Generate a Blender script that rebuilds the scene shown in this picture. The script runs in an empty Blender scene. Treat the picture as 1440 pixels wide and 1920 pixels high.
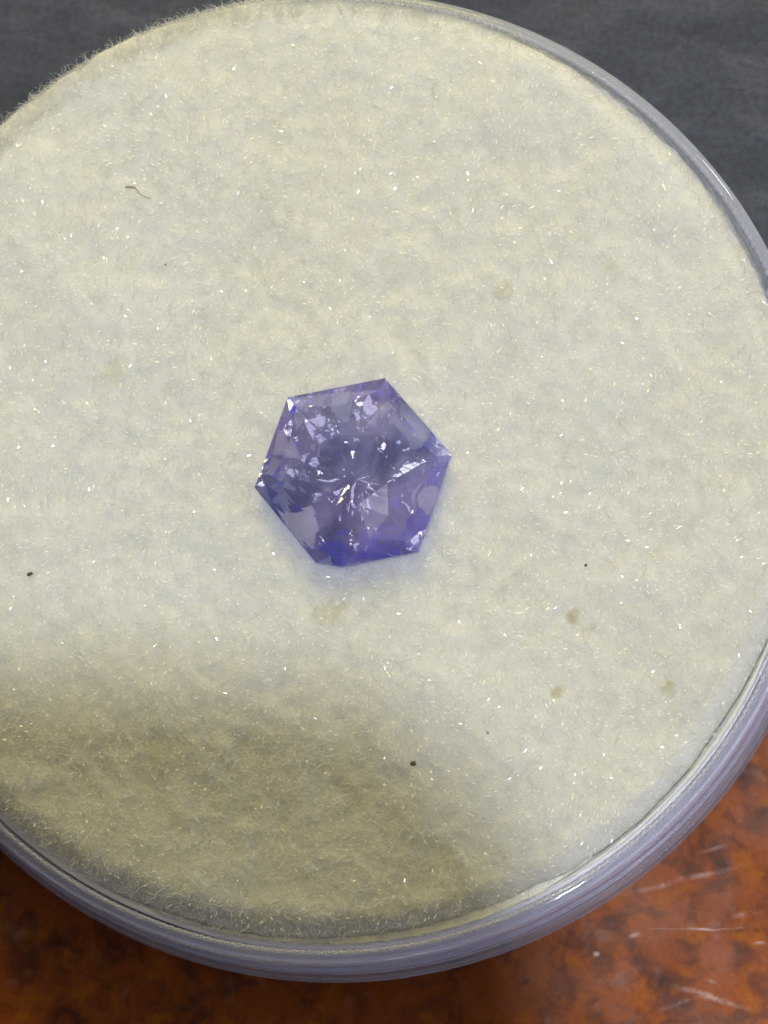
import bpy, bmesh, math, random
import numpy as np
from mathutils import Vector, Matrix, noise
from math import radians, sin, cos, pi

# ------------------------------------------------------------------ units: 1 unit = 1 cm
scene = bpy.context.scene
col = scene.collection
random.seed(7)
rng = np.random.default_rng(7)

# ------------------------------------------------------------------ camera
IMG_W, IMG_H = 1440, 1920
PPU = 631.0                      # photograph pixels per cm at the level of the felt
DIST = 12.0
FELT_Z = 0.42
target = Vector((0.172, -0.134, FELT_Z))
TILT = radians(9.5)
azim = Vector((0.45, -0.893, 0.0)).normalized()
cam_pos = target + (azim * sin(TILT) + Vector((0, 0, 1)) * cos(TILT)) * DIST
fwd = (target - cam_pos).normalized()
right = fwd.cross(Vector((0, 1, 0))).normalized()
up = right.cross(fwd).normalized()
cam_data = bpy.data.cameras.new('camera')
cam = bpy.data.objects.new('camera', cam_data)
col.objects.link(cam)
cam.matrix_world = Matrix(((right.x, up.x, -fwd.x, cam_pos.x),
                           (right.y, up.y, -fwd.y, cam_pos.y),
                           (right.z, up.z, -fwd.z, cam_pos.z),
                           (0, 0, 0, 1)))
cam_data.sensor_fit = 'VERTICAL'
cam_data.sensor_height = 24.0
cam_data.lens = 24.0 * DIST / (IMG_H / PPU)
cam_data.clip_start = 0.05
cam_data.clip_end = 500.0
cam_data.dof.use_dof = True
cam_data.dof.focus_distance = DIST - 0.05
cam_data.dof.aperture_fstop = 0.75
scene.camera = cam


def on_plane(px, py, z):
    """World point on the horizontal plane z seen at pixel (px, py) of the photograph."""
    d = fwd * DIST + right * ((px - IMG_W / 2) / PPU) + up * (-(py - IMG_H / 2) / PPU)
    t = (z - cam_pos.z) / d.z
    return cam_pos + d * t


# ------------------------------------------------------------------ world and lamps
scene.view_settings.view_transform = 'Standard'
scene.view_settings.look = 'None'
scene.view_settings.exposure = 0.0
scene.view_settings.gamma = 1.0
world = bpy.data.worlds.new('World')
scene.world = world
world.use_nodes = True
wb = world.node_tree.nodes['Background']
wb.inputs[0].default_value = (0.96, 0.95, 1.0, 1)
wb.inputs[1].default_value = 0.035


def lamp(name, loc, aim, power, size, color, size_y=None):
    d = bpy.data.lights.new(name, 'AREA')
    d.energy = power
    d.color = color
    if size_y:
        d.shape = 'RECTANGLE'
        d.size_y = size_y
    else:
        d.shape = 'DISK'
    d.size = size
    o = bpy.data.objects.new(name, d)
    col.objects.link(o)
    o.location = loc
    o.rotation_euler = (Vector(aim) - Vector(loc)).to_track_quat('-Z', 'Y').to_euler()
    return o


lamp('ceiling_lamp', (2.6, -4.7, 40), (0, 0, 0.4), 9900, 0.95, (0.89, 0.94, 1.0))
lamp('warm_fill', (-1.5, 20, 14.0), (0, 0, 0.4), 3650, 12.0, (1.0, 0.83, 0.20))  # added warm fill, lifts the felt inside the phone's shadow
lamp('window', (18, -10, 2.4), (0, 0, 0.3), 2300, 22.0, (0.80, 0.82, 1.0), 4.4)

for i, (x, y) in enumerate(((-13, -6), (-14, 9), (3, 15), (16, 6), (13, -13), (-6, 19), (-24, 6), (24, 5))):
    lamp('glint_light', (x, y, 34), (0, 0, 0.4), 90, 1.6 if i % 2 else 3.4, (0.95, 0.96, 1.0) if i % 2 else (1.0, 0.93, 0.86))  # ring of added lights that give the stone its glints

lamp('low_fill', (-9, -20, 2.7), (0, 0, 0.3), 500, 20.0, (0.84, 0.87, 1.0), 5.0)  # added fill for streaks in the near wall and the stone's lower facets
lamp('back_fill', (-3, 27, 11.0), (0, 0, 2.0), 2500, 44.0, (0.96, 0.94, 0.92), 15.0)  # broad light added behind the jar to feed flashes in the stone
lamp('overhead_fill', (5, 9, 36), (0, 0, 0.4), 280, 11.0, (0.95, 0.97, 1.0))  # added overhead to brighten the middle of the stone
lamp('rim_light', (14.2, 15.0, 6.0), (0, 0, 0.4), 800, 2.4, (0.95, 0.97, 1.0))  # light added to put a highlight on the right of the rim

scene.cycles.use_denoising = True
scene.cycles.max_bounces = 24
scene.cycles.transmission_bounces = 20
scene.cycles.transparent_max_bounces = 24
scene.cycles.glossy_bounces = 16
scene.cycles.diffuse_bounces = 8
scene.cycles.sample_clamp_indirect = 12.0


# ------------------------------------------------------------------ helpers
def obj(name, mesh, mat, parent=None, smooth=True):
    if isinstance(mesh, bmesh.types.BMesh):
        me = bpy.data.meshes.new(name)
        mesh.to_mesh(me)
        mesh.free()
    else:
        me = mesh
    if mat:
        me.materials.append(mat)
    if smooth:
        me.polygons.foreach_set('use_smooth', [True] * len(me.polygons))
    o = bpy.data.objects.new(name, me)
    col.objects.link(o)
    if parent:
        o.parent = parent
    return o


def tag(o, label=None, cat=None, group=None, kind=None):
    for k, v in (('label', label), ('category', cat), ('group', group), ('kind', kind)):
        if v:
            o[k] = v
    return o


def empty(name, loc=(0, 0, 0)):
    o = bpy.data.objects.new(name, None)
    o.location = loc
    o.empty_display_size = 0.2
    col.objects.link(o)
    return o


class NT:
    """Small wrapper for writing node trees."""

    def __init__(self, name):
        self.mat = bpy.data.materials.new(name)
        self.mat.use_nodes = True
        self.t = self.mat.node_tree
        self.t.nodes.clear()
        self.out = self.n('ShaderNodeOutputMaterial')
        self.co = self.n('ShaderNodeTexCoord').outputs['Object']

    def n(self, kind, **kw):
        nd = self.t.nodes.new(kind)
        for k, v in kw.items():
            setattr(nd, k, v)
        return nd

    def link(self, a, b):
        self.t.links.new(a, b)

    def put(self, sock, v):
        if hasattr(v, 'is_linked') or isinstance(v, bpy.types.NodeSocket):
            self.link(v, sock)
        else:
            sock.default_value = v

    def math(self, op, a, b=None, c=None, clamp=False):
        nd = self.n('ShaderNodeMath', operation=op, use_clamp=clamp)
        for i, v in enumerate((a, b, c)):
            if v is not None:
                self.put(nd.inputs[i], v)
        return nd.outputs[0]

    def vmath(self, op, a, b=None):
        nd = self.n('ShaderNodeVectorMath', operation=op)
        self.put(nd.inputs[0], a)
        if b is not None:
            self.put(nd.inputs[1], b)
        return nd.outputs['Value'] if op in ('DOT_PRODUCT', 'LENGTH', 'DISTANCE') else nd.outputs[0]

    def noise(self, scale, detail=3.0, rough=0.55, dist=0.0, vec=None, color=False):
        nd = self.n('ShaderNodeTexNoise')
        self.put(nd.inputs['Vector'], vec if vec is not None else self.co)
        nd.inputs['Scale'].default_value = scale
        nd.inputs['Detail'].default_value = detail
        nd.inputs['Roughness'].default_value = rough
        nd.inputs['Distortion'].default_value = dist
        return nd.outputs['Color' if color else 'Fac']

    def ramp(self, fac, stops, interp='LINEAR'):
        nd = self.n('ShaderNodeValToRGB')
        nd.color_ramp.interpolation = interp
        el = nd.color_ramp.elements
        while len(el) < len(stops):
            el.new(0.5)
        for e, (p, c) in zip(el, stops):
            e.position = p
            e.color = c if len(c) == 4 else (*c, 1)
        self.put(nd.inputs[0], fac)
        return nd.outputs[0]

    def range(self, v, a, b, c=0.0, d=1.0, smooth=True):
        nd = self.n('ShaderNodeMapRange', interpolation_type='SMOOTHSTEP' if smooth else 'LINEAR')
        self.put(nd.inputs[0], v)
        for i, x in zip((1, 2, 3, 4), (a, b, c, d)):
            nd.inputs[i].default_value = x
        return nd.outputs[0]

    def mix(self, fac, a, b, blend='MIX'):
        nd = self.n('ShaderNodeMix', data_type='RGBA', blend_type=blend)
        self.put(nd.inputs[0], fac)
        self.put(nd.inputs[6], a if not isinstance(a, tuple) or len(a) == 4 else (*a, 1))
        self.put(nd.inputs[7], b if not isinstance(b, tuple) or len(b) == 4 else (*b, 1))
        return nd.outputs[2]

    def bsdf(self, **kw):
        nd = self.n('ShaderNodeBsdfPrincipled')
        for k, v in kw.items():
            s = nd.inputs[k.replace('_', ' ')]
            if isinstance(v, tuple) and len(v) == 3:
                v = (*v, 1)
            self.put(s, v)
        return nd

    def bump(self, h, strength=0.3, dist=0.02):
        nd = self.n('ShaderNodeBump')
        nd.inputs['Strength'].default_value = strength
        nd.inputs['Distance'].default_value = dist
        self.put(nd.inputs['Height'], h)
        return nd.outputs[0]

    def mixsh(self, fac, a, b):
        nd = self.n('ShaderNodeMixShader')
        self.put(nd.inputs[0], fac)
        self.link(a, nd.inputs[1])
        self.link(b, nd.inputs[2])
        return nd.outputs[0]

    def done(self, sh):
        self.link(sh, self.out.inputs['Surface'])
        return self.mat


# ------------------------------------------------------------------ materials
def mat_table():
    m = NT('worn_brown_tabletop')
    warp = m.vmath('ADD', m.co, m.vmath('MULTIPLY', m.noise(2.2, 2, color=True), (0.25, 0.25, 0.0)))
    a = m.noise(7.5, 4, 0.6, 0.6, vec=warp)
    b = m.noise(10.0, 2, 0.5, 0.1)
    base = m.ramp(a, [(0.28, (0.10, 0.034, 0.016)), (0.42, (0.26, 0.075, 0.019)), (0.52, (0.40, 0.115, 0.019)),
                      (0.62, (0.44, 0.125, 0.024)), (0.75, (0.30, 0.10, 0.045))])
    yellow = m.range(b, 0.52, 0.70)
    c = m.mix(m.math('MULTIPLY', yellow, 0.75), base, (0.55, 0.19, 0.014))
    v = m.noise(9.0, 3, 0.55, 0.2, vec=m.vmath('ADD', m.co, (5.3, 2.1, 0.7)))
    dark = m.range(v, 0.52, 0.70)
    c = m.mix(m.math('MULTIPLY', dark, 0.6), c, (0.075, 0.042, 0.035))
    v2 = m.noise(13.0, 2, 0.5, 0.2, vec=m.vmath('ADD', m.co, (1.3, 9.1, 0.2)))
    pale = m.range(v2, 0.60, 0.80)
    c = m.mix(m.math('MULTIPLY', pale, 0.55), c, (0.46, 0.25, 0.20))
    fine = m.noise(60, 2, 0.7)
    c = m.mix(0.35, c, m.ramp(fine, [(0.3, (0.55, 0.55, 0.55)), (0.7, (1.3, 1.3, 1.3))]), 'MULTIPLY')
    total = None
    for (x0, y0, x1, y1, w, s) in SCRATCHES:
        p0, p1 = on_plane(x0, y0, 0), on_plane(x1, y1, 0)
        mid = (p0 + p1) / 2
        d = (p1 - p0)
        L = d.length / 2
        d.normalize()
        nrm = Vector((-d.y, d.x, 0))
        rel = m.vmath('SUBTRACT', m.vmath('ADD', m.co, m.vmath('MULTIPLY', m.noise(9, 2, color=True), (0.02, 0.02, 0))),
                      (mid.x + 0.01, mid.y + 0.01, 0))
        al = m.math('ABSOLUTE', m.vmath('DOT_PRODUCT', rel, tuple(d)))
        ac = m.math('ABSOLUTE', m.vmath('DOT_PRODUCT', rel, tuple(nrm)))
        k = m.math('MULTIPLY', m.range(al, 0, L, 1, 0), m.range(ac, 0, w, 1, 0))
        k = m.math('MULTIPLY', k, min(1.0, s * 1.6))
        total = k if total is None else m.math('MAXIMUM', total, k)
    broken = m.math('MULTIPLY', total, m.range(m.noise(22, 3, 0.7), 0.35, 0.62, 0.1, 1.0))
    c = m.mix(1.0, c, (0.71, 0.57, 0.47), 'MULTIPLY')
    c = m.mix(broken, c, (0.62, 0.42, 0.36))
    rough = m.range(m.noise(5, 3), 0.3, 0.7, 0.42, 0.58)
    h = m.math('ADD', m.math('MULTIPLY', a, 0.6), m.math('MULTIPLY', fine, 0.25))
    p = m.bsdf(Base_Color=c, Roughness=rough, Specular_IOR_Level=0.18, Normal=m.bump(h, 0.04, 0.01))
    return m.done(p.outputs[0])


SCRATCHES = [  # ends in photograph pixels on the table plane, half width in cm, strength
    (1280, 1743, 1362, 1741, 0.006, 0.95), (1180, 1743, 1440, 1740, 0.004, 0.35),
    (1150, 1680, 1420, 1618, 0.012, 0.34), (1240, 1840, 1430, 1900, 0.014, 0.42),
    (1360, 1722, 1440, 1706, 0.012, 0.30), (1230, 1895, 1310, 1868, 0.010, 0.30),
    (1170, 1760, 1215, 1748, 0.012, 0.40), (1310, 1835, 1350, 1845, 0.008, 0.35),
    (1405, 1770, 1440, 1768, 0.008, 0.5), (1110, 1790, 1128, 1788, 0.012, 0.6),
    (1300, 1600, 1380, 1580, 0.010, 0.22), (1150, 1616, 1240, 1600, 0.010, 0.18)]


def mat_mat():
    m = NT('dark_grey_sheet')
    st = m.vmath('MULTIPLY', m.co, (0.55, 1.3, 1.0))
    a = m.noise(6, 5, 0.65, 0.5, vec=st)
    b = m.noise(2.6, 3, 0.6)
    c = m.ramp(a, [(0.3, (0.022, 0.028, 0.046)), (0.52, (0.037, 0.044, 0.071)), (0.75, (0.070, 0.077, 0.110))])
    c = m.mix(m.math('MULTIPLY', m.range(b, 0.52, 0.72), 0.4), c, (0.050, 0.045, 0.046))
    f = m.noise(42, 4, 0.7)
    c = m.mix(0.75, c, m.ramp(f, [(0.3, (0.5, 0.5, 0.5)), (0.7, (1.4, 1.4, 1.4))]), 'MULTIPLY')
    p = m.bsdf(Base_Color=c, Roughness=0.75, Normal=m.bump(m.math('ADD', a, m.math('MULTIPLY', f, 0.4)), 0.4, 0.02))
    return m.done(p.outputs[0])


STAINS = [(950, 547, 0.030, 0.35), (1073, 1157, 0.026, 0.75), (1045, 1297, 0.024, 0.75), (622, 1150, 0.055, 0.35),
          (1252, 1288, 0.026, 0.55), (300, 1415, 0.07, 0.30), (1145, 498, 0.03, 0.25), (215, 700, 0.05, 0.22),
          (520, 232, 0.03, 0.3), (1105, 1175, 0.018, 0.4), (740, 1640, 0.06, 0.15), (1228, 1040, 0.03, 0.25)]


def stain_color(m, c):
    jit = m.vmath('MULTIPLY', m.vmath('SUBTRACT', m.noise(22, 2, color=True), (0.5, 0.5, 0.5)), (0.07, 0.07, 0.0))
    flat = m.vmath('MULTIPLY', m.vmath('ADD', m.co, jit), (1, 1, 0))
    tot = None
    for (px, py, r, s) in STAINS:
        p = on_plane(px, py, FELT_Z)
        k = m.math('MULTIPLY', m.range(m.vmath('DISTANCE', flat, (p.x, p.y, 0)), r * 0.3, r * 1.25, 1, 0), s)
        tot = k if tot is None else m.math('MAXIMUM', tot, k)
    return m.mix(tot, c, (0.72, 0.66, 0.48))


def mat_felt(fibre):
    m = NT('white_felt_fibre' if fibre else 'white_felt')
    tone = m.noise(1.5, 2, 0.5)
    c = m.ramp(tone, [(0.35, (0.935, 0.935, 0.93)), (0.65, (0.935, 0.925, 0.89))])
    if fibre:
        rnd = m.n('ShaderNodeNewGeometry').outputs['Random Per Island']
        c = m.mix(1.0, c, m.ramp(rnd, [(0.0, (0.86, 0.86, 0.86)), (0.5, (1, 1, 1)), (1.0, (1.08, 1.08, 1.08))]), 'MULTIPLY')
    c = stain_color(m, c)
    if fibre:
        shiny = m.math('GREATER_THAN', rnd, 0.88)
        ro = m.math('MULTIPLY_ADD', shiny, -0.42, 0.60)
        p = m.bsdf(Base_Color=c, Roughness=ro, Specular_IOR_Level=m.math('MULTIPLY_ADD', shiny, 0.5, 0.4))
        tr = m.n('ShaderNodeBsdfTranslucent')
        m.link(c, tr.inputs[0])
        sh = m.mixsh(0.55, p.outputs[0], tr.outputs[0])
        return m.done(m.mixsh(0.42, sh, m.n('ShaderNodeBsdfTransparent').outputs[0]))
    c = m.mix(1.0, c, (0.705, 0.705, 0.705), 'MULTIPLY')
    p = m.bsdf(Base_Color=c, Roughness=0.9, Specular_IOR_Level=0.1, Subsurface_Weight=1.0, Subsurface_Scale=0.04,
               Normal=m.bump(m.noise(45, 3, 0.7), 0.4, 0.02))
    p.inputs['Subsurface Radius'].default_value = (1.0, 0.95, 0.8)
    return m.done(p.outputs[0])


def mat_plastic(name, clear=0.24, tint=(0.95, 0.96, 1.0), haze=0.15):
    """Clear moulded plastic: part of the light passes straight, part refracts, a little scatters."""
    m = NT(name)
    g = m.n('ShaderNodeBsdfGlass')
    g.inputs['Color'].default_value = (*tint, 1)
    g.inputs['Roughness'].default_value = 0.04
    g.inputs['IOR'].default_value = 1.49
    h = m.noise(12, 2, 0.5)
    m.link(m.bump(h, 0.03, 0.01), g.inputs['Normal'])
    t = m.n('ShaderNodeBsdfTransparent')
    t.inputs[0].default_value = (*tint, 1)
    d = m.n('ShaderNodeBsdfPrincipled')
    d.inputs['Base Color'].default_value = (0.78, 0.80, 0.90, 1)
    d.inputs['Roughness'].default_value = 0.35
    s = m.mixsh(clear, g.outputs[0], t.outputs[0])
    s = m.mixsh(haze, s, d.outputs[0])
    return m.done(s)


def mat_gem(name, strength, fill_amount, clear):
    m = NT(name)
    z = m.noise(3.2, 2, 0.5, vec=m.vmath('MULTIPLY', m.co, (1, 1, 0.5)))
    c = m.ramp(z, [(0.32, (0.965, 0.975, 1.0)), (0.5, (0.975, 0.97, 1.0)), (0.66, (1.0, 0.965, 0.995))])
    g = m.n('ShaderNodeBsdfGlass')
    g.inputs['IOR'].default_value = 1.76
    g.inputs['Roughness'].default_value = 0.008
    m.link(c, g.inputs['Color'])
    h = m.math('ADD', m.noise(5, 3, 0.6), m.math('MULTIPLY', m.noise(24, 2, 0.6), 0.4))
    m.link(m.bump(h, strength, 0.05), g.inputs['Normal'])
    va = m.n('ShaderNodeVolumeAbsorption')
    va.inputs['Color'].default_value = (0.60, 0.60, 1.0, 1)
    va.inputs['Density'].default_value = 0.85
    m.link(va.outputs[0], m.out.inputs['Volume'])
    # diffuse violet mixed in to brighten the stone, in place of light from within
    dif = m.bsdf(Base_Color=m.mix(m.range(z, 0.35, 0.65), (0.50, 0.54, 1.0, 1), (0.62, 0.53, 1.0, 1)), Roughness=0.3)
    violet_fill = m.range(m.noise(6, 3, 0.6, 0.3), 0.35, 0.65, fill_amount * 0.6, fill_amount * 1.4)
    tr = m.n('ShaderNodeBsdfTransparent')
    tr.inputs[0].default_value = (0.95, 0.93, 0.97, 1)
    return m.done(m.mixsh(violet_fill, m.mixsh(clear, g.outputs[0], tr.outputs[0]), dif.outputs[0]))


def mat_plain(name, color, rough=0.5, spec=0.5):
    m = NT(name)
    n = m.noise(14, 3)
    c = m.mix(0.5, color, m.ramp(n, [(0.3, (0.6, 0.6, 0.6)), (0.7, (1.3, 1.3, 1.3))]), 'MULTIPLY')
    p = m.bsdf(Base_Color=c, Roughness=rough, Specular_IOR_Level=spec)
    return m.done(p.outputs[0])


# ------------------------------------------------------------------ the surface the jar stands on
def sheet(x0, x1, y0, y1, z, n=2):
    bm = bmesh.new()
    vs = [bm.verts.new(p) for p in ((x0, y0, z), (x1, y0, z), (x1, y1, z), (x0, y1, z))]
    bm.faces.new(vs)
    return bm


MAT_T = 0.02
tag(obj('tabletop', sheet(-30, 30, -30, 30, 0), mat_table(), smooth=False), kind='structure',
    label='worn orange brown mottled tabletop with pale scratches')
bm = bmesh.new()
bmesh.ops.create_cube(bm, size=1, matrix=Matrix.Translation((0, 10.1, 0.004 + MAT_T / 2)) @ Matrix.Diagonal((40, 20, MAT_T, 1)))
bmesh.ops.bevel(bm, geom=bm.edges[:], offset=0.006, segments=2, affect='EDGES')
mt = obj('dark_sheet', bm, mat_mat(), smooth=False)
mt.rotation_euler.z = radians(-4)
tag(mt, 'dark grey matte sheet lying on the brown tabletop under the far half of the jar', 'sheet')
BASE_Z = 0.004 + MAT_T + 0.002


# ------------------------------------------------------------------ clear plastic jar (lathed)
def lathe(profile, seg=256, close=True, mod=None):
    me = bpy.data.meshes.new('lathe')
    n = len(profile)
    V = []
    for k in range(seg):
        a = 2 * pi * k / seg
        for (r, z) in profile:
            rr = r + (mod(a, r, z) if mod else 0)
            V.append((rr * cos(a), rr * sin(a), z))
    F = []
    for k in range(seg):
        k2 = (k + 1) % seg
        for i in range(n if close else n - 1):
            j = (i + 1) % n
            F.append((k * n + i, k2 * n + i, k2 * n + j, k * n + j))
    me.from_pydata(V, [], F)
    me.update()
    bm = bmesh.new()
    bm.from_mesh(me)
    bmesh.ops.recalc_face_normals(bm, faces=bm.faces[:])
    bm.to_mesh(me)
    bm.free()
    return me


def roundpoly(pts, r=0.006, k=3):
    """Round the corners of a closed profile."""
    out = []
    n = len(pts)
    for i in range(n):
        p0, p, p1 = Vector(pts[i - 1]), Vector(pts[i]), Vector(pts[(i + 1) % n])
        a, b = (p0 - p), (p1 - p)
        rr = min(r, a.length * 0.4, b.length * 0.4)
        a = p + a.normalized() * rr
        b = p + b.normalized() * rr
        for s in range(k + 1):
            t = s / k
            q = a * (1 - t) ** 2 + p * 2 * t * (1 - t) + b * t * t
            out.append((q.x, q.y))
    return out


plastic = mat_plastic('clear_plastic')
jar = empty('gem_jar', (0, 0, BASE_Z))
tag(jar, 'round clear plastic gem jar with grooved wall, open and holding the white felt pad', 'gem jar')
# wall: stepped outside, straight inside
wall = roundpoly([(1.430, 0.035), (1.430, 0.370), (1.433, 0.379), (1.440, 0.386), (1.447, 0.387), (1.455, 0.385), (1.462, 0.380), (1.468, 0.373), (1.472, 0.363), (1.472, 0.350), (1.467, 0.318), (1.436, 0.312),
                  (1.438, 0.296), (1.472, 0.290), (1.478, 0.226), (1.450, 0.220), (1.452, 0.204), (1.486, 0.198),
                  (1.492, 0.134), (1.462, 0.128), (1.464, 0.112), (1.502, 0.104), (1.512, 0.012), (1.504, 0.0),
                  (1.440, 0.0), (1.440, 0.035)], 0.005)
obj('wall', lathe(wall, 320), plastic, jar)
base = roundpoly([(0.0005, 0.002), (0.0005, 0.030), (1.425, 0.030), (1.437, 0.022), (1.437, 0.002)], 0.003)
obj('base', lathe(base, 160), plastic, jar)
# fine fluted ring on the top edge of the wall, inside
flute = [(1.436 + 0.005 * cos(t), 0.393 + 0.006 * sin(t)) for t in np.linspace(0, 2 * pi, 9)[:-1]]
obj('fluted_ring', lathe(flute, 390 * 4, mod=lambda a, r, z: 0.0030 * cos(390 * a)), plastic, jar)


# ------------------------------------------------------------------ gem outline (girdle) in the world
GIRDLE_Z = FELT_Z + 0.042
gem_px = [(540, 746), (722, 710), (847, 853), (785, 1035), (640, 1063), (592, 1055), (478, 915)]
gem_w = [on_plane(x, y, GIRDLE_Z) for x, y in gem_px]
gem_c = sum((p for p in gem_w), Vector()) / 7
gem_c = Vector(((on_plane(663, 886, GIRDLE_Z)).x, (on_plane(663, 886, GIRDLE_Z)).y, GIRDLE_Z))
gem_poly = [(p - gem_c) for p in gem_w]
GEM_SEED = 9
GEM_DEPTH = 0.285


# ------------------------------------------------------------------ white felt pad
PAD_R = 1.420
PAD_C = Vector((0.006, 0.014))


def lean(x, y):
    return (-0.78 * x + 0.62 * y) / 1.4


def hex_scale(x, y):
    """>1 outside the stone's outline, 1 on it (numpy arrays)."""
    best = np.full(np.shape(x), -9.0)
    for i in range(7):
        p, q = gem_poly[i], gem_poly[(i + 1) % 7]
        n = Vector((q.y - p.y, p.x - q.x))
        n.normalize()
        if n.dot(p.to_2d()) < 0:
            n = -n
        best = np.maximum(best, ((x - gem_c.x) * n.x + (y - gem_c.y) * n.y) / n.dot(p.to_2d()))
    return best


def felt_h(x, y):
    r = math.hypot(x - PAD_C.x, y - PAD_C.y)
    n = noise.noise(Vector((x * 2.1, y * 2.1, 3.0))) * 0.016 + noise.noise(Vector((x * 7, y * 7, 9.0))) * 0.007 \
        + noise.noise(Vector((x * 19, y * 19, 1.0))) * 0.005
    edge = max(0.0, (r - (PAD_R - 0.10)) / 0.10)
    h = FELT_Z + n + 0.035 * lean(x, y) - (0.045 - 0.03 * lean(x, y)) * edge ** 2.2
    d = math.hypot(x - gem_c.x, y - gem_c.y)
    if d < 0.34:   # the stone's pavilion presses a hollow into the pile
        s = float(hex_scale(np.array([x]), np.array([y]))[0])
        h = min(h, GIRDLE_Z - GEM_DEPTH - 0.03 + max(0.0, s) * (GEM_DEPTH + 0.03 - 0.028))
    return h


pad = empty('felt_pad', (0, 0, 0))
tag(pad, 'round off-white felt pad filling the clear jar, fuzzy at its edge', 'felt pad')
me = bpy.data.meshes.new('pile')
NR, NA = 150, 720
V = [(PAD_C.x, PAD_C.y, felt_h(PAD_C.x, PAD_C.y))]
for i in range(1, NR + 1):
    r0 = PAD_R * i / NR
    for k in range(NA):
        a = 2 * pi * k / NA
        wob = 1 + (0.010 * noise.noise(Vector((cos(a) * 5, sin(a) * 5, 2))) +
                   0.007 * noise.noise(Vector((cos(a) * 22, sin(a) * 22, 5))) + 0.0025 * noise.noise(Vector((cos(a) * 60, sin(a) * 60, 8)))) * (r0 / PAD_R) ** 4 + (0.016 * max(0.0, cos(a - radians(130))) - 0.014 * max(0.0, cos(a - radians(42))) ** 2 + 0.009 * max(0.0, cos(a + radians(42))) ** 2) * (r0 / PAD_R) ** 6
        x, y = PAD_C.x + r0 * wob * cos(a), PAD_C.y + r0 * wob * sin(a)
        V.append((x, y, felt_h(x, y)))
bottom = []
for zz, rr in ((0.37, 1.0), (0.345, 0.998), (0.338, 0.98)):
    s = len(V)
    for k in range(NA):
        x, y, _ = V[1 + (NR - 1) * NA + k]
        q = min(1.0, rr * 1.408 / math.hypot(x, y))
        V.append((x * q, y * q, zz))
F = [(0, 1 + k, 1 + (k + 1) % NA) for k in range(NA)]
rings = NR + 3
for i in range(rings - 1):
    for k in range(NA):
        k2 = (k + 1) % NA
        F.append((1 + i * NA + k, 1 + (i + 1) * NA + k, 1 + (i + 1) * NA + k2, 1 + i * NA + k2))
me.from_pydata(V, [], F)
me.update()
obj('felt_body', me, mat_felt(False), pad)


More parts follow.
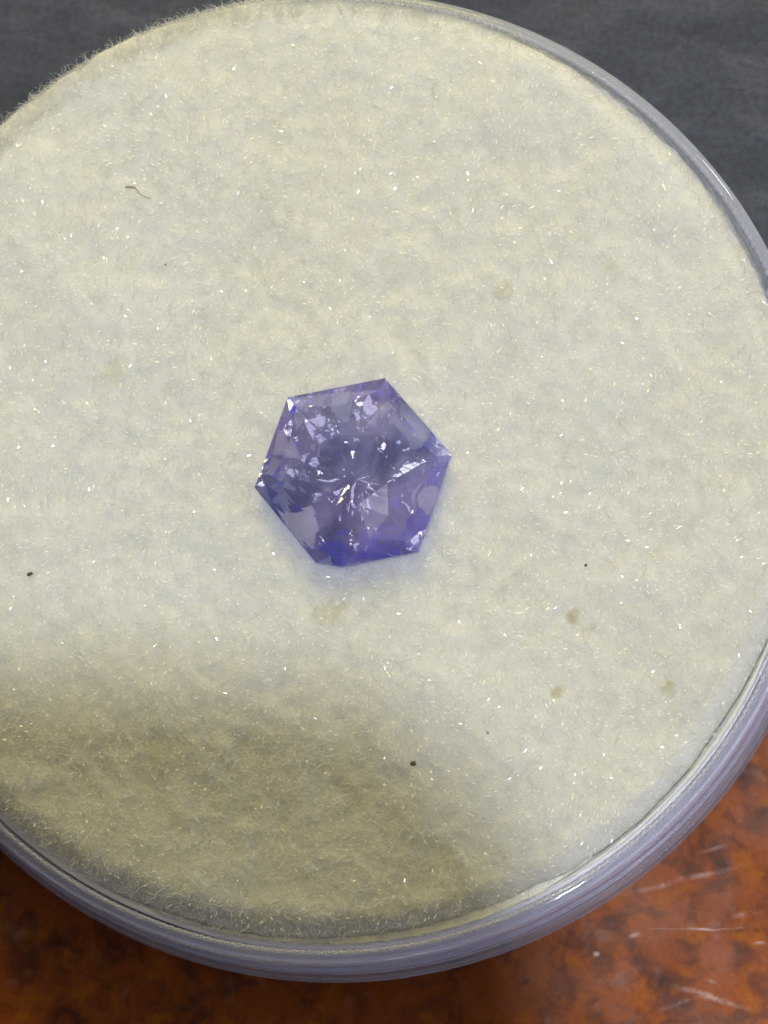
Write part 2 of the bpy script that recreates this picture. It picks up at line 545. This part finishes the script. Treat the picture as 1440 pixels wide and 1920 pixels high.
def fibre_mesh(name, N, rmin, rmax, length, radius, lift, outward=0.0, sector=False, side=3, pts=5, away=0.31):
    """N short curled fibres joined in one mesh."""
    u = rng.random(N)
    r = np.sqrt(rmin ** 2 + u * (rmax ** 2 - rmin ** 2))
    a = rng.random(N) * 2 * pi
    x, y = PAD_C.x + r * np.cos(a), PAD_C.y + r * np.sin(a)
    keep = hex_scale(x, y) > 1.0
    if sector:   # the pile stands out most at the far left edge
        keep &= rng.random(N) < 0.06 + 0.94 * np.clip(np.cos(a - radians(128)) * 2.4 - 0.9, 0, 1)
    x, y, a, r = x[keep], y[keep], a[keep], r[keep]
    N = len(x)
    z = np.array([felt_h(float(p), float(q)) for p, q in zip(x, y)])
    L = length * (0.5 + rng.random(N) * 1.1)
    th = rng.random(N) * 2 * pi
    if outward:
        w = rng.random(N) < outward
        th = np.where(w, a + rng.normal(0, 0.7, N), th)
    el = np.abs(rng.normal(lift, lift * 0.9, N))
    d = np.stack([np.cos(th) * np.cos(el), np.sin(th) * np.cos(el), np.sin(el)], 1)
    pos = np.stack([x, y, z - 0.006], 1)
    P = np.empty((N, pts, 3))
    P[:, 0] = pos
    curl = rng.normal(0, 0.55, (N, 1))
    sag = rng.normal(-0.12, 0.35, N)
    for i in range(1, pts):
        c, s = np.cos(curl[:, 0]), np.sin(curl[:, 0])
        nd = np.stack([d[:, 0] * c - d[:, 1] * s, d[:, 0] * s + d[:, 1] * c, d[:, 2] + sag], 1)
        d = nd / np.linalg.norm(nd, axis=1, keepdims=True)
        P[:, i] = P[:, i - 1] + d * (L / (pts - 1))[:, None]
        curl = curl + rng.normal(0, 0.25, (N, 1))
    # keep clear of the stone and inside the wall
    g = P[:, :, :2] - np.array([gem_c.x, gem_c.y])
    f = np.maximum(1.0, 0.985 / np.maximum(hex_scale(P[:, :, 0], P[:, :, 1]), 0.05))
    P[:, :, :2] = np.array([gem_c.x, gem_c.y]) + g * f[:, :, None]
    e = P[:, :, :2] - np.array(PAD_C)
    re = np.linalg.norm(e, axis=2)
    far = np.clip(np.cos(np.arctan2(e[:, :, 1], e[:, :, 0]) - radians(128)) * 2.4 - 0.9, 0, 1)
    lim = PAD_R + 0.004 + 0.045 * far - 0.020 * np.clip(np.cos(np.arctan2(e[:, :, 1], e[:, :, 0]) - radians(42)), 0, 1) ** 2
    P[:, :, :2] = np.array(PAD_C) + e * np.minimum(1.0, lim / re)[:, :, None]
    T = np.gradient(P, axis=1)
    T /= np.linalg.norm(T, axis=2, keepdims=True) + 1e-9
    ref = np.array([0.13, 0.21, 0.97])
    A = np.cross(T, ref)
    A /= np.linalg.norm(A, axis=2, keepdims=True) + 1e-9
    B = np.cross(T, A)
    taper = np.linspace(1, 0.45, pts)[None, :, None]
    R = radius * (0.6 + 0.8 * rng.random((N, 1, 1))) * taper
    ring = [P + (A * cos(2 * pi * k / side) + B * sin(2 * pi * k / side)) * R for k in range(side)]
    VV = np.stack(ring, 2).reshape(-1, 3)
    idx = np.arange(N)[:, None, None] * (pts * side)
    i = np.arange(pts - 1)[None, :, None] * side
    k = np.arange(side)[None, None, :]
    k2 = (k + 1) % side
    q = np.stack([idx + i + k, idx + i + k2, idx + i + side + k2, idx + i + side + k], -1).reshape(-1, 4)
    me = bpy.data.meshes.new(name)
    me.vertices.add(len(VV))
    me.vertices.foreach_set('co', VV.astype(np.float32).ravel())
    me.loops.add(q.size)
    me.loops.foreach_set('vertex_index', q.astype(np.int32).ravel())
    me.polygons.add(len(q))
    me.polygons.foreach_set('loop_start', np.arange(0, q.size, 4, dtype=np.int32))
    me.update(calc_edges=True)
    return me


foam = roundpoly([(0.62, BASE_Z + 0.034), (1.424, BASE_Z + 0.034), (1.424, 0.345), (0.62, 0.345)], 0.012)
m_ = NT('white_foam')
p_ = m_.bsdf(Base_Color=(0.86, 0.86, 0.87), Roughness=0.8, Normal=m_.bump(m_.noise(60, 3, 0.7), 0.5, 0.01))
foam_me = lathe(foam, 240)
for v in foam_me.vertices:                 # the foam sits a little askew in the jar
    if v.co.z > 0.2:
        v.co.z += 0.024 * (-0.9 * v.co.x - 0.45 * v.co.y) / 1.42
obj('foam_core', foam_me, m_.done(p_.outputs[0]), pad)
felt_f = mat_felt(True)
o = obj('pile_fibres', fibre_mesh('pile_fibres', 120000, 0, PAD_R - 0.012, 0.052, 0.0008, 0.14, pts=4), felt_f, pad)
tag(o, kind='stuff')
o = obj('edge_fibres', fibre_mesh('edge_fibres', 32000, PAD_R - 0.05, PAD_R + 0.018, 0.040, 0.0009, 0.5, outward=0.5, sector=True, pts=5), felt_f, pad)
tag(o, kind='stuff')


def glint_mesh(name, N):
    """>Short flat bright fibres lying in the pile; the few that face the lamp sparkle."""
    bm_v, bm_f = [], []
    for _ in range(N):
        r, a = (PAD_R - 0.02) * math.sqrt(random.random()), random.random() * 2 * pi
        x, y = PAD_C.x + r * cos(a), PAD_C.y + r * sin(a)
        if hex_scale(np.array([x]), np.array([y]))[0] < 1.04:
            continue
        n = Vector((random.gauss(0, 0.22), random.gauss(0, 0.22), 1)).normalized()
        t = Vector((cos(a * 7.3), sin(a * 7.3), 0))
        t = (t - n * t.dot(n)).normalized()
        b = n.cross(t)
        L, w = random.uniform(0.002, 0.0055), random.uniform(0.0010, 0.0026)
        c = Vector((x, y, felt_h(x, y) + random.uniform(0.012, 0.03)))
        k = len(bm_v)
        for sx, sy in ((-1, -0.6), (1, -0.6), (1, 0.6), (-1, 0.6)):
            bm_v.append(c + t * L * sx + b * w * sy)
        bm_v += [c - n * 0.002 + t * L * sx for sx in (-1, 1)]
        bm_f += [(k, k + 1, k + 2, k + 3), (k + 4, k + 5, k + 1, k), (k + 3, k + 2, k + 5, k + 4), (k, k + 3, k + 4), (k + 1, k + 5, k + 2)]
    me = bpy.data.meshes.new(name)
    me.from_pydata([tuple(v) for v in bm_v], [], bm_f)
    me.update()
    return me


m_ = NT('shiny_white_fibre')
p_ = m_.bsdf(Base_Color=(0.9, 0.89, 0.85), Roughness=0.16, Specular_IOR_Level=0.9)
tag(obj('shiny_fibres', glint_mesh('shiny_fibres', 11000), m_.done(p_.outputs[0]), pad, smooth=False), kind='stuff')


# ------------------------------------------------------------------ the stone
def gem_mesh():
    gr = random.Random(GEM_SEED)

    def jit(a):
        return Vector((gr.uniform(-1, 1), gr.uniform(-1, 1), gr.uniform(-1, 1))) * a
    hexa = [gem_poly[i] for i in (0, 1, 2, 3)] + [(gem_poly[4] + gem_poly[5]) / 2] + [gem_poly[6]]
    # crown: convex hull of the girdle outline and the crown corners, without its flat underside
    pts = [Vector((v.x, v.y, 0.008)) for v in gem_poly]
    for i, v in enumerate(hexa):
        m = (v + hexa[(i + 1) % 6]) / 2
        for w, q, z in ((v, 0.86, 0.034), (v, 0.56, 0.062), (m, 0.78, 0.050), (m, 0.42, 0.069)):
            pts.append(Vector((w.x * q, w.y * q, z)) + jit(0.006))
    bm = bmesh.new()
    for p in pts:
        bm.verts.new(p)
    r = bmesh.ops.convex_hull(bm, input=bm.verts[:])
    junk = [g for g in r['geom_interior'] + r['geom_unused'] if isinstance(g, bmesh.types.BMVert)]
    bmesh.ops.delete(bm, geom=list(set(junk)), context='VERTS')
    flat = [f for f in bm.faces if all(abs(v.co.z - 0.008) < 1e-4 for v in f.verts)]
    bmesh.ops.delete(bm, geom=flat, context='FACES')
    # pavilion: tiers of small kite facets running from the girdle to the culet
    line = []
    for i, v in enumerate(gem_poly):
        w = gem_poly[(i + 1) % 7]
        n = 1 if i == 4 else 4
        line += [v + (w - v) * (k / n) for k in range(n)]
    N = len(line)
    rings = [[bm.verts.new((v.x, v.y, 0.008)) for v in line], [bm.verts.new((v.x, v.y, -0.008)) for v in line]]
    for k, q in enumerate((0.84, 0.66, 0.48, 0.31, 0.15)):
        row = []
        for i in range(N):
            v = line[i] if k % 2 else (line[i] + line[(i + 1) % N]) / 2
            w = v * q
            rho = math.hypot(w.x, w.y)
            t0, t1 = math.tan(radians(41.0)), math.tan(radians(46.5))
            z = -GEM_DEPTH + t0 * rho + 0.5 * (t1 - t0) * rho * rho / 0.285
            row.append(bm.verts.new(Vector((w.x, w.y, z)) + jit(0.0052 * (0.4 + q))))
        rings.append(row)
    cul = bm.verts.new((0.004, -0.003, -GEM_DEPTH))
    for i in range(N):
        a, b = rings[0], rings[1]
        bm.faces.new((a[i], a[(i + 1) % N], b[(i + 1) % N], b[i]))
    for k in range(1, len(rings) - 1):
        a, b = rings[k], rings[k + 1]
        for i in range(N):
            j2 = (i + 1) % N
            if k % 2:
                bm.faces.new((a[i], a[j2], b[i]))
                bm.faces.new((a[j2], b[j2], b[i]))
            else:
                bm.faces.new((a[i], b[j2], b[i]))
                bm.faces.new((a[i], a[j2], b[j2]))
    for i in range(N):
        bm.faces.new((rings[-1][i], rings[-1][(i + 1) % N], cul))
    for f in bm.faces:
        f.normal_update()
        c = f.calc_center_median()
        if f.normal.dot(c - Vector((0, 0, -0.05))) < 0:
            f.normal_flip()
    return bm


gem = obj('gemstone', gem_mesh(), mat_gem('violet_gem_crown', 0.012, 0.19, 0.03), smooth=False)
gem.data.materials.append(mat_gem('violet_gem_pavilion', 0.03, 0.0, 0.07))
for p in gem.data.polygons:
    p.material_index = 1 if p.center.z < 0 else 0
gem.location = gem_c
tag(gem, 'faceted violet blue six-sided gemstone resting in the middle of the white felt', 'gemstone')


# ------------------------------------------------------------------ lint and specks on the felt
def tube(points, r, side=6, taper=None):
    bm = bmesh.new()
    rings = []
    n = len(points)
    for i, p in enumerate(points):
        p = Vector(p)
        t = (Vector(points[min(i + 1, n - 1)]) - Vector(points[max(i - 1, 0)])).normalized()
        a = t.cross(Vector((0, 0, 1))).normalized()
        b = t.cross(a)
        rr = r * (taper(i / (n - 1)) if taper else 1)
        rings.append([bm.verts.new(p + (a * cos(2 * pi * k / side) + b * sin(2 * pi * k / side)) * rr) for k in range(side)])
    for i in range(n - 1):
        for k in range(side):
            bm.faces.new((rings[i][k], rings[i][(k + 1) % side], rings[i + 1][(k + 1) % side], rings[i + 1][k]))
    bm.faces.new(rings[0])
    bm.faces.new(rings[-1])
    bmesh.ops.recalc_face_normals(bm, faces=bm.faces[:])
    return bm


lz = FELT_Z + 0.06
ctrl = [(235, 350.5), (244, 350.5), (252, 351), (256, 355), (260, 361), (266, 366), (272, 369.5), (278, 371), (283, 371.5)]
lint_pts = [on_plane(x, y, lz) for x, y in ctrl]
o0 = lint_pts[0].copy()
lint = obj('lint_thread', tube([p - o0 for p in lint_pts], 0.0028, taper=lambda t: 1.0 if t < 0.28 else 0.6 - 0.25 * t),
           mat_plain('grey_brown_lint', (0.27, 0.24, 0.21), 0.7))
lint.location = o0
tag(lint, 'thin curved grey lint thread lying on the upper left of the white felt', 'lint')

speck_mat = mat_plain('dark_grit', (0.075, 0.062, 0.05), 0.8)
faint_mat = mat_plain('grey_grit', (0.26, 0.23, 0.19), 0.8)
SPECKS = [(775, 1432, 0.0078, 'largest dark speck, on the shaded lower part of the felt'),
          (56, 1076, 0.0062, 'dark elongated speck near the left edge of the felt'),
          (1099, 1060, 0.0042, 'tiny grey speck on the felt right of the gemstone'),
          (310, 496, 0.0036, 'faint tiny speck on the felt below the lint thread'),
          (915, 1374, 0.0038, 'faint speck on the lower right felt at the shadow edge')]
for i, (x, y, r, lab) in enumerate(SPECKS):
    bm = bmesh.new()
    bmesh.ops.create_icosphere(bm, subdivisions=2, radius=r)
    for v in bm.verts:
        f = 1 + 0.55 * noise.noise(v.co * 150 + Vector((i * 3.1, 0, 0)))
        v.co = Vector((v.co.x * f * (1.5 if i == 1 else 1.1), v.co.y * f * 0.9, v.co.z * f * 0.7))
    o = obj('dark_speck', bm, faint_mat if i > 2 else speck_mat)
    o.location = on_plane(x, y, FELT_Z + 0.045)
    o.rotation_euler.z = 0.5 * i
    tag(o, lab, 'speck', 'dark specks on the felt')


# ------------------------------------------------------------------ the phone that takes the picture, its shadow on the felt
def rounded_slab(w, h, t, r, k=10):
    bm = bmesh.new()
    pts = []
    for cx, cy, a0 in ((w / 2 - r, h / 2 - r, 0), (-w / 2 + r, h / 2 - r, 90), (-w / 2 + r, -h / 2 + r, 180), (w / 2 - r, -h / 2 + r, 270)):
        for s in range(k + 1):
            a = radians(a0 + 90 * s / k)
            pts.append((cx + r * cos(a), cy + r * sin(a)))
    lo = [bm.verts.new((x, y, 0)) for x, y in pts]
    hi = [bm.verts.new((x, y, t)) for x, y in pts]
    bm.faces.new(lo[::-1])
    bm.faces.new(hi)
    n = len(pts)
    for i in range(n):
        bm.faces.new((lo[i], lo[(i + 1) % n], hi[(i + 1) % n], hi[i]))
    return bm


PH_W, PH_L = 7.2, 14.6
lampv = Vector((2.6, -4.7, 40))
corner_felt = on_plane(1085, 1375, FELT_Z)
kf = (cam_pos.z + 0.25 - FELT_Z) / (40 - FELT_Z)
corner = corner_felt + (lampv - corner_felt) * kf
phone = empty('phone', corner)
phone.rotation_euler.z = radians(-4)
tag(phone, 'dark phone held above the jar, shading the near left part of the felt', 'phone')
body_m = mat_plain('dark_phone_glass', (0.02, 0.02, 0.022), 0.3)
b = obj('phone_body', rounded_slab(PH_W, PH_L, 0.75, 0.6), body_m, phone, smooth=False)
b.location = (-PH_W / 2, -PH_L / 2, 0)
